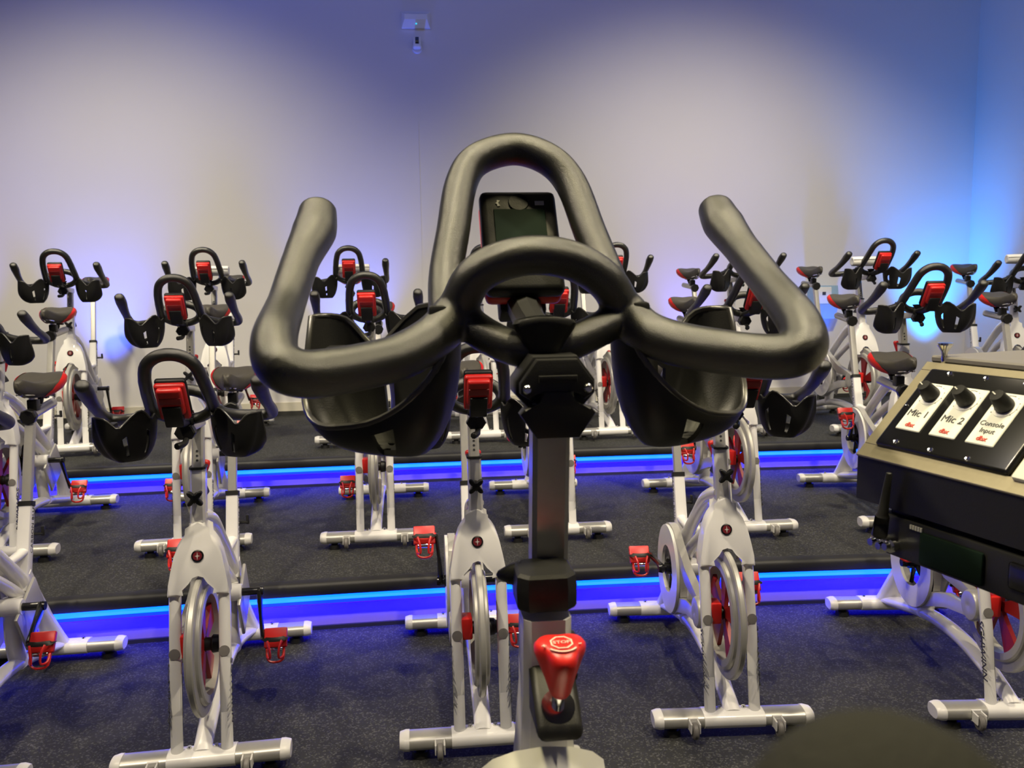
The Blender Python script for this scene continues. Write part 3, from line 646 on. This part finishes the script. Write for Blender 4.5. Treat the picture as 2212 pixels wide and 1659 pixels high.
    bm = nb(); sweep(bm, [Vector((0, .771, .664)), Vector((0, .776, .680))], .0245, 12, 1, sq=True, refx=rx); obj('seat_collar', bm, M['black'], root, 25)
    off = Vector((0, sd[1], sd[0]))
    bm = nb(); sweep(bm, [Vector((0, .855, .984)) + off, Vector((0, 1.085, 1.004)) + off], .0185, 12, 1, aspect=[(1, 1)]*2, refx=rx); obj('seat_slider', bm, M['silver'], root, 40)
    bm = nb(); cyl(bm, Vector((0, .838, .982)) + off, Vector((0, .872, .985)) + off, .030, .028, 8, .004); box(bm, Vector((0, .905, 1.020)) + off, (.036, .040, .044), None, .005); obj('slider_cap', bm, M['black'], root, 30)
    bm = nb(); cyl(bm, Vector((0, .905, 1.03)) + off, Vector((0, .905, 1.062)) + off, .015, None, 14)
    box(bm, Vector((0, .912, 1.060)) + off, (.055, .040, .016), None, .004)
    for s in (-1, 1): sweep(bm, [Vector((s*.010, .790, 1.072)) + off, Vector((s*.022, .87, 1.062)) + off, Vector((s*.022, .95, 1.062)) + off, Vector((s*.030, 1.015, 1.078)) + off], .0036, 6, 3)
    obj('seat_clamp', bm, M['chrome'], root)
    bm = nb(); sweep(bm, [Vector((-.006, .955, 1.052)) + off, Vector((0, .968, 1.036)) + off, Vector((0, .968, 1.015)) + off], [.020, .014, .007], 10, 2); 
    box(bm, Vector((0, .972, 1.046)) + off, (.060, .030, .010), Matrix.Rotation(.2, 3, 'Y'), .004); obj('wing_knob', bm, M['black'], root)
    bm = saddle_bm(); 
    sad = obj('saddle', bm, M['saddle'], root, 60, off)
    for s in (-1, 1): obj('saddle_side', saddle_side_bm(s), M['red'], sad, 60)
    return root
HANDLE = {'handlebar', 'bottle_holder', 'console', 'handlebar_slider', 'slider_clamp'}
def base(n): return n.split('.')[0]
def copy_tree(o, parent=None):
    c = o.copy(); COL.objects.link(c)
    if parent: c.parent = parent
    for ch in CH.get(o.name, []): copy_tree(ch, c)
    return c
proto = build_bike('spin_bike')
pedal_set(proto, 1, -PI/2 - .15); pedal_set(proto, -1, PI/2 - .15)
CH = {}
for o in bpy.data.objects:
    if o.parent: CH.setdefault(o.parent.name, []).append(o)
RED = 'white spin bike with red console back'
BIKES = [  # key, x, y, tier height, rotation, crank turn, handle offset, label
 ('A', -.946, 2.422, 0, .161, -.20, 0, 'white front row spin bike left of centre, black cups, whole flywheel in view'),
 ('B', -.107, 2.521, 0, .103, -.11, 0, 'white front row spin bike just left of the near grey post, seen straight on'),
 ('C', .693, 2.611, 0, .037, -1.42, 0, 'white front row spin bike right of the near post, red pedal raised at its left'),
 ('D', 1.608, 2.631, 0, -.002, .85, 0, 'white front row spin bike under the sound control box at the right edge'),
 ('E', -1.683, 2.308, 0, .139, -.98, 0, 'white front row spin bike cut by the left edge, saddle and rear foot showing'),
 ('F', -2.348, 3.769, H1, .157, .5, -.065, 'white lower step spin bike cut by the left edge, one bottle holder showing'),
 ('G', -1.491, 3.874, H1, .185, 2.6, 0, 'white spin bike on the lower step directly behind the front row left bike'),
 ('I', -.654, 3.939, H1, .105, 3.0, 0, 'white lower step spin bike behind the left bottle holder of the near bike'),
 ('J', .21, 4.003, H1, .103, .9, 0, 'white lower step spin bike mostly hidden behind the near grey post'),
 ('K', 1.102, 3.995, H1, .097, 1.7, 0, 'white lower step spin bike behind the right horn of the near handlebar'),
 ('L', 1.937, 4.041, H1, -.012, .67, 0, 'white lower step spin bike just left of and behind the sound control box'),
 ('M2', 2.80, 4.03, H1, -.03, 2.0, -.03, 'white lower step spin bike cut by the right edge above the sound control box'),
 ('N', -2.772, 5.321, H2, .253, .25, 0, 'white spin bike on the top step at far left against the violet wall'),
 ('O', -1.906, 5.432, H2, .164, .9, 0, 'white top step spin bike second from the left, white roll on its bars'),
 ('P', -1.027, 5.502, H2, .174, 1.6, 0, 'white top step spin bike right of the near left horn, white roll on it'),
 ('Q', -.18, 5.58, H2, .150, 2.3, 0, 'white top step spin bike peeking out behind the near black display'),
 ('R', .665, 5.638, H2, .142, 2.9, 0, 'white top step spin bike just right of the tall near handlebar loop'),
 ('S', 1.518, 5.626, H2, .158, .4, 0, 'white top step spin bike behind the tip of the near right horn'),
 ('T', 2.376, 5.626, H2, .09, 1.2, 0, 'white top step spin bike in front of the blue wall dispenser'),
 ('U', 3.36, 5.60, H2, -.10, -1.0, -.07, 'white top step spin bike at far right by the room corner'),
]
ROOTS = {}
first = True
todo = []
for key, x, y, z, r, ck, dh, lab in BIKES:
    o = proto if first else copy_tree(proto)
    first = False
    o.location = (x, y, z); o.rotation_euler = (0, 0, r)
    tag(o, lab, 'exercise bike', 'rows of white spin bikes')
    ROOTS[key] = o; todo.append((o, ck, dh))
bpy.context.view_layer.update()
KIDS = {}
for o in bpy.data.objects:
    if o.parent: KIDS.setdefault(o.parent.name, []).append(o)
for o, ck, dh in todo:
    for c in KIDS[o.name]:
        if base(c.name) == 'crank_arm':
            c.rotation_euler = (ck, 0, 0)
            for g in KIDS.get(c.name, []): g.rotation_euler = (-ck + .95, 0, 0)
        if base(c.name) == 'spoke': pass
        if dh and base(c.name) in HANDLE: c.location.z += dh

# instructor's bike on its low stage, facing the class
STZ = 0.29
bm = nb(); box(bm, (-.2, -.45, STZ/2), (3.2, 3.2, STZ), None, .01); struct(obj('floor_stage', bm, M['floor'], smooth=0))
ib = build_bike('instructor_bike', 'instructor'); pedal_set(ib, 1, -2.6); pedal_set(ib, -1, .54)
ib.location = (.022, .866, STZ); ib.rotation_euler = (0, 0, 3.258)
tag(ib, 'nearest spin bike with large black handlebar, grey post and red stop knob', 'exercise bike')

# ------------------------------------------------------------------ rolled towels on the top row
def towel(key, lab, dx=.03):
    r = ROOTS[key]; o = empty('towel_roll', r.location, r.rotation_euler.z)
    mw = Matrix.Translation(r.location) @ Matrix.Rotation(r.rotation_euler.z, 4, 'Z')
    o.location = mw @ Vector((dx, .015, 1.148))
    bm = nb(); rings = []
    # spiral roll with slightly soft ends
    for t, s in ((-.098, .55), (-.100, .80), (-.096, .96), (-.05, 1.0), (.03, 1.01), (.095, .97), (.100, .80), (.098, .5)):
        rings.append([Vector((t, math.cos(a)*.031*s, math.sin(a)*.031*s)) for a in [2*PI*q/24 for q in range(24)]])
    ring_loft(bm, rings); obj('towel_body', bm, M['towel'], o, 60)
    bm = nb(); box(bm, (0, -.029, .012), (.196, .006, .010), Matrix.Rotation(.4, 3, 'X'), .002); obj('towel_flap', bm, M['towel'], o)
    tag(o, lab, 'towel', 'white rolls on the top row handlebars')
towel('O', 'white roll on the second bike from the left in the top row')
towel('P', 'white roll on the top row bike right of the near left horn')
towel('T', 'white roll on the top row bike before the blue wall dispenser', -.05)
towel('U', 'white roll on the bars of the top row bike at the far right edge', -.03)

# ------------------------------------------------------------------ things on the back wall
WR = Matrix.Rotation(math.atan(0.1159), 3, 'Z'); wt = Vector((0.9934, 0.115, 0))
# wedge-fronted wall unit
o = empty('wall_unit', onwall(-.712, 3.49, 0), math.atan(.1159)); tag(o, 'white wedge-fronted alarm unit high on the back wall above the small camera', 'alarm unit')
bm = nb(); box(bm, (0, -.012, .006), (.225, .024, .125), None, .004); obj('back_box', bm, M['whiteplas'], o)
bm = nb(); pr = [(-.024, .060), (-.062, .040), (-.062, .0), (-.030, -.056), (-.024, -.056)]
a_ = [Vector((-.088 + (0 if i in (1, 2) else -.022), y, z)) for i, (y, z) in enumerate(pr)]; b_ = [Vector((-p.x, p.y, p.z)) for p in a_]
ring_loft(bm, [a_, b_]); obj('front_cover', bm, M['whiteplas'], o, 20)
bm = nb(); ball(bm, (.002, -.049, -.030), .005, 10, 6); obj('indicator', bm, M['cyanled'], o)
o = empty('security_camera', onwall(-.708, 3.305, 0), math.atan(.1159)); tag(o, 'small white camera with a black lens window on the back wall', 'camera')
bm = nb(); lathe(bm, (0, 0, -.020), (0, -1, 0), [(.040, 0), (.040, .008), (.034, .016), (.012, .018)], 24); obj('mount_plate', bm, M['whiteplas'], o)
bm = nb(); box(bm, (0, -.050, .012), (.062, .075, .088), None, .012, 3); cyl(bm, (0, -.01, -.01), (0, -.04, -.005), .014); obj('body', bm, M['whiteplas'], o)
bm = nb(); box(bm, (0, -.0885, .020), (.028, .004, .050), None, .0018, 2); obj('lens_window', bm, M['blackgloss'], o)
# wipes dispenser
o = empty('wipes_dispenser', onwall(2.665, 1.24, 0.004), math.atan(.1159)); tag(o, 'translucent blue wipes dispenser with white front on the wall behind the top row', 'dispenser')
def wedge(bm, w0, w1, d0, d1, z0, z1, y0=0):
    ring_loft(bm, [[Vector((-w0/2, y0, z0)), Vector((w0/2, y0, z0)), Vector((w0/2*.9, y0-d0, z0)), Vector((-w0/2*.9, y0-d0, z0))], [Vector((-w1/2, y0, z1)), Vector((w1/2, y0, z1)), Vector((w1/2*.92, y0-d1, z1)), Vector((-w1/2*.92, y0-d1, z1))]])
bm = nb(); wedge(bm, .19, .235, .10, .13, -.145, -.02); obj('lower_bin', bm, M['bluebox'], o, 20)
bm = nb(); wedge(bm, .235, .235, .13, .10, -.02, .135); obj('upper_bin', bm, M['bluebox'], o, 20)
bm = nb(); box(bm, (-.025, -.126, .055), (.125, .012, .140), None, .005); obj('front_panel', bm, M['whiteplas'], o)
bm = nb(); box(bm, (-.030, -.133, .070), (.030, .004, .028), None, .001, 1); obj('opening', bm, M['ink'], o)

# uplight cans standing at the wall
for i, (ux, uc, ue) in enumerate(UPS):
    p = onwall(ux, H2, 0.25); o = empty('uplight', p, math.atan(.1159))
    bm = nb(); lathe(bm, (0, .0, .012), (0, .12, 1), [(.045, 0), (.055, .006), (.055, .085), (.050, .092), (.046, .090), (.044, .075)], 24); obj('housing', bm, M['black'], o, 40)
    bm = nb(); box(bm, (0, 0, .006), (.12, .09, .012), None, .003); obj('foot', bm, M['black'], o)
    bm = nb(); lathe(bm, (0, .009, .086), (0, .12, 1), [(.044, 0), (.044, .003), (.001, .004)], 24); em = mat('uplight_lens', (.2, .2, .4), .3, emis=uc, estr=1.5); obj('lens', bm, em, o)
    tag(o, ['short black uplight can at the wall foot at far left, violet light', 'short black uplight can at the wall foot behind the leftmost top row bike', 'short black uplight can at the wall foot behind the third top row bike', 'short black uplight can at the wall foot behind the sixth top row bike', 'short black uplight can on the top step below the blue wall dispenser', 'short black uplight can at the wall foot by the right corner, cyan light'][i], 'uplight', 'uplights along the back wall')

# ------------------------------------------------------------------ sound control box beside the stage
CP = Vector((.3939, .9605, 1.2552)); cw = Vector((.346, -.938, 0)).normalized(); cn = Vector((.938, .346, 0)).normalized(); TH = .7929
cs = cn*math.cos(TH) + Vector((0, 0, math.sin(TH))); cf = cw.cross(cs).normalized()    # cf = outward normal of the slope
if cf.z < 0: cf = -cf
LS = .141; WID = .52
desk = empty('sound_control_box', (CP.x, CP.y, STZ)); tag(desk, 'black sound control box with sloped bronze top and three volume knobs at right', 'control box')
inv = Matrix.Translation(-Vector((CP.x, CP.y, STZ)))
def S_(a, b, c=0.0): return CP + cw*a + cs*b + cf*c
def dobj(name, bm, m, parent, smooth=35):
    bmesh.ops.transform(bm, matrix=inv, verts=bm.verts[:]); return obj(name, bm, m, parent, smooth)
SR = Matrix((cw, cs, cf)).transposed()
bm = nb(); prof = [(0, 0), (0, -.050), (.36, -.050), (.36, LS*math.sin(TH)), (LS*math.cos(TH), LS*math.sin(TH))]
ring_loft(bm, [[CP + cw*t + cn*u + Vector((0, 0, v)) for u, v in prof] for t in (0.0, WID)]); body = dobj('cabinet', bm, M['black'], desk, 10)
bm = nb(); fr = .0
def bar(a0, a1, b0, b1, z0=-.001, z1=.0025): box(bm, S_((a0+a1)/2, (b0+b1)/2, (z0+z1)/2), (a1-a0, b1-b0, z1-z0), SR, .0008, 1)
bar(-.001, WID, -.001, .017); bar(-.001, WID, .129, LS+.001); bar(-.001, .0172, .0165, .1295); bar(.1865, WID, .0165, .1295); dobj('bezel', bm, M['bronze'], desk)
bm = nb(); box(bm, S_(.1015, .0730, .0035), (.169, .114, .009), SR, .004, 3); plate = dobj('face_plate', bm, M['blackgloss'], desk, 40)
M['blackgloss'].node_tree.nodes['Principled BSDF'].inputs['Roughness'].default_value = .22
def dtext(name, s, size, m, parent, at, **k):
    o = text(name, s, size, m, parent, cw, cs, at + inv.translation, **k); return o
for i, lab in enumerate((['Mic 1'], ['Mic 2'], ['Console', 'Input'])):
    a0 = .0315 + i*.0458; ac = a0 + .0165
    bm = nb(); box(bm, S_(ac, .0735, .0085), (.033, .067, .002), SR, .0009, 1); card = dobj('volume_card', bm, M['card'], desk)
    bm = nb(); b0 = S_(ac, .0895, .0095); lathe(bm, b0, cf, [(.0135, 0), (.0135, .0006), (.0005, .0008)], 24); dobj('dial_ring', bm, M['whiteplas'], card)
    bm = nb(); lathe(bm, b0, cf, [(.0095, .0005), (.0098, .003), (.0072, .017), (.0066, .0185), (.0005, .0187)], 20); kn = dobj('volume_knob', bm, M['black'], desk, 40)
    bm = nb(); box(bm, b0 + cf*.0188 - cw*.0035 + cs*.0015, (.006, .0011, .0006), SR @ Matrix.Rotation(-.5, 3, 'Z')); dobj('pointer', bm, M['paleink'], kn)
    bm = nb()
    for q in range(9):
        th = math.radians(-130 + 32.5*q) ; d = cw*math.sin(th) + cs*math.cos(th); box(bm, b0 + d*.0142, (.0009, .0009, .0006), SR)
    dobj('dial_ticks', bm, M['ink'], card)['kind'] = 'stuff'
    if len(lab) == 1: dtext('card_lettering', lab[0], .0125, M['ink'], card, S_(ac, .0630, .0097))
    else:
        dtext('card_lettering', lab[0], .0082, M['ink'], card, S_(ac, .0660, .0097)); dtext('card_lettering', lab[1], .0082, M['ink'], card, S_(ac, .0570, .0097))
    dtext('card_logo', 'dbx', .0078, M['redink'], card, S_(ac, .0470, .0097), bold=.0002)
    bm = nb(); box(bm, S_(ac, .1030, .0097), (.0075, .0016, .0005), SR); dobj('card_mark', bm, M['ink'], card)
for a, b in ((.0448, .0235), (.0921, .0227), (.1385, .0220), (.0475, .1235), (.0948, .1228), (.142, .1220), (.0240, .0727)):
    bm = nb(); r_ = .0032 if a != .0240 else .0012; lathe(bm, S_(a, b, .0078), cf, [(r_, 0), (r_*.8, .0012), (r_*.3, .0006)], 12); dobj('screw', bm, M['chrome'], plate)
bm = nb(); box(bm, S_(.2365, .070, .004), (.090, .114, .008), SR, .002, 2); wp = dobj('side_plate', bm, M['card'], desk)
# lid and its chrome thumb post
bm = nb(); hz = LS*math.sin(TH)
box(bm, CP + cw*WID/2 + cn*.235 + Vector((0, 0, hz + .005)), (WID+.004, .262, .008), Matrix((cw, cn, Vector((0, 0, 1)))).transposed(), .002, 1); dobj('lid', bm, M['grey'], desk)
bm = nb(); pp = CP + cw*.016 + cn*.106 + Vector((0, 0, hz)); lathe(bm, pp, (0, 0, 1), [(.0035, 0), (.0035, .014), (.0055, .018), (.0085, .022), (.0085, .0245), (.002, .025)], 16); dobj('thumb_post', bm, M['chrome'], desk)
# pedestal, far right of the frame
bm = nb(); pc = CP + cw*.40 + cn*.20; cyl(bm, Vector((pc.x, pc.y, STZ+.02)), Vector((pc.x, pc.y, 1.20)), .035, None, 20); dobj('pedestal', bm, M['black'], desk)
bm = nb(); lathe(bm, Vector((pc.x, pc.y, STZ)), (0, 0, 1), [(.17, 0), (.17, .012), (.05, .03), (.03, .032)], 32); dobj('pedestal_foot', bm, M['black'], desk)
# radio receiver slung under the box
rc = empty('radio_receiver', (CP.x, CP.y, CP.z-.06)); tag(rc, 'slim black radio receiver with antenna and dark display under the sound control box', 'receiver')
inv = Matrix.Translation(-Vector((CP.x, CP.y, CP.z-.06)))
RR = Matrix((cw, -cn, Vector((0, 0, 1)))).transposed(); RR = Matrix((cw, cn, Vector((0, 0, 1)))).transposed()
def Fp(a, z, d=0.0): return CP + cw*a + Vector((0, 0, z)) - cn*d
bm = nb(); box(bm, Fp(.265, -.0795) + cn*.090, (.46, .18, .046), RR, .004, 2); rbody = dobj('receiver_body', bm, M['black'], rc)
bm = nb(); box(bm, Fp(.060, -.064) + cn*.020, (.036, .024, .040), RR, .003, 1); dobj('bracket', bm, M['black'], rc)
bm = nb(); box(bm, Fp(.134, -.081, .0015), (.078, .005, .034), RR, .003, 2); scr = dobj('display', bm, M['lcd'], rc)
bm = nb(); box(bm, Fp(.255, -.076, .001), (.11, .004, .026), RR, .003, 2); dobj('front_panel', bm, M['blackgloss'], rc)
bm = nb()
for q in range(5): box(bm, Fp(.0815 + q*.0034, -.0625 - q*.0, .0005), (.0024, .0014, .0046), RR)
dobj('brand_mark', bm, M['paleink'], rc)['kind'] = 'stuff'
for a, z, d in ((.040, -.089, .010), (.0515, -.0905, .010), (.061, -.0885, .008)):
    bm = nb(); c0 = Fp(a, z, 0); lathe(bm, c0, -cn, [(.0062, -.004), (.0062, .004), (.0075, .004), (.0075, .009), (.0045, .010), (.0040, .016)], 16); dobj('antenna_socket', bm, M['chrome'], rc)
bm = nb(); A0, A1 = Fp(.0495, -.078, .012), Fp(.0600, -.008, .012); sweep(bm, [A0, A0.lerp(A1, .3), A0.lerp(A1, .35), A1], [.0085, .0075, .0058, .0032], 12, 1, (True, True)); dobj('antenna', bm, M['black'], rc)

# ------------------------------------------------------------------ foam microphone just below the lens
mic = empty('foam_microphone', (.0536, .1155, 1.3726)); tag(mic, 'round dark foam microphone, blurred, close to the lens at bottom right', 'microphone')
bm = nb(); ball(bm, (0, 0, 0), .0222, 32, 20); obj('windscreen', bm, M['foam'], mic, 80)
bm = nb(); sweep(bm, [(0, 0, -.015), (.01, -.01, -.08), (.03, -.02, -.20), (.10, .00, -.34), (.24, .12, -.42), (.42, .30, -.44), (.56, .44, -.43), (.632, .512, -.42)], .005, 10, 6); obj('gooseneck', bm, M['black'], mic, 60)
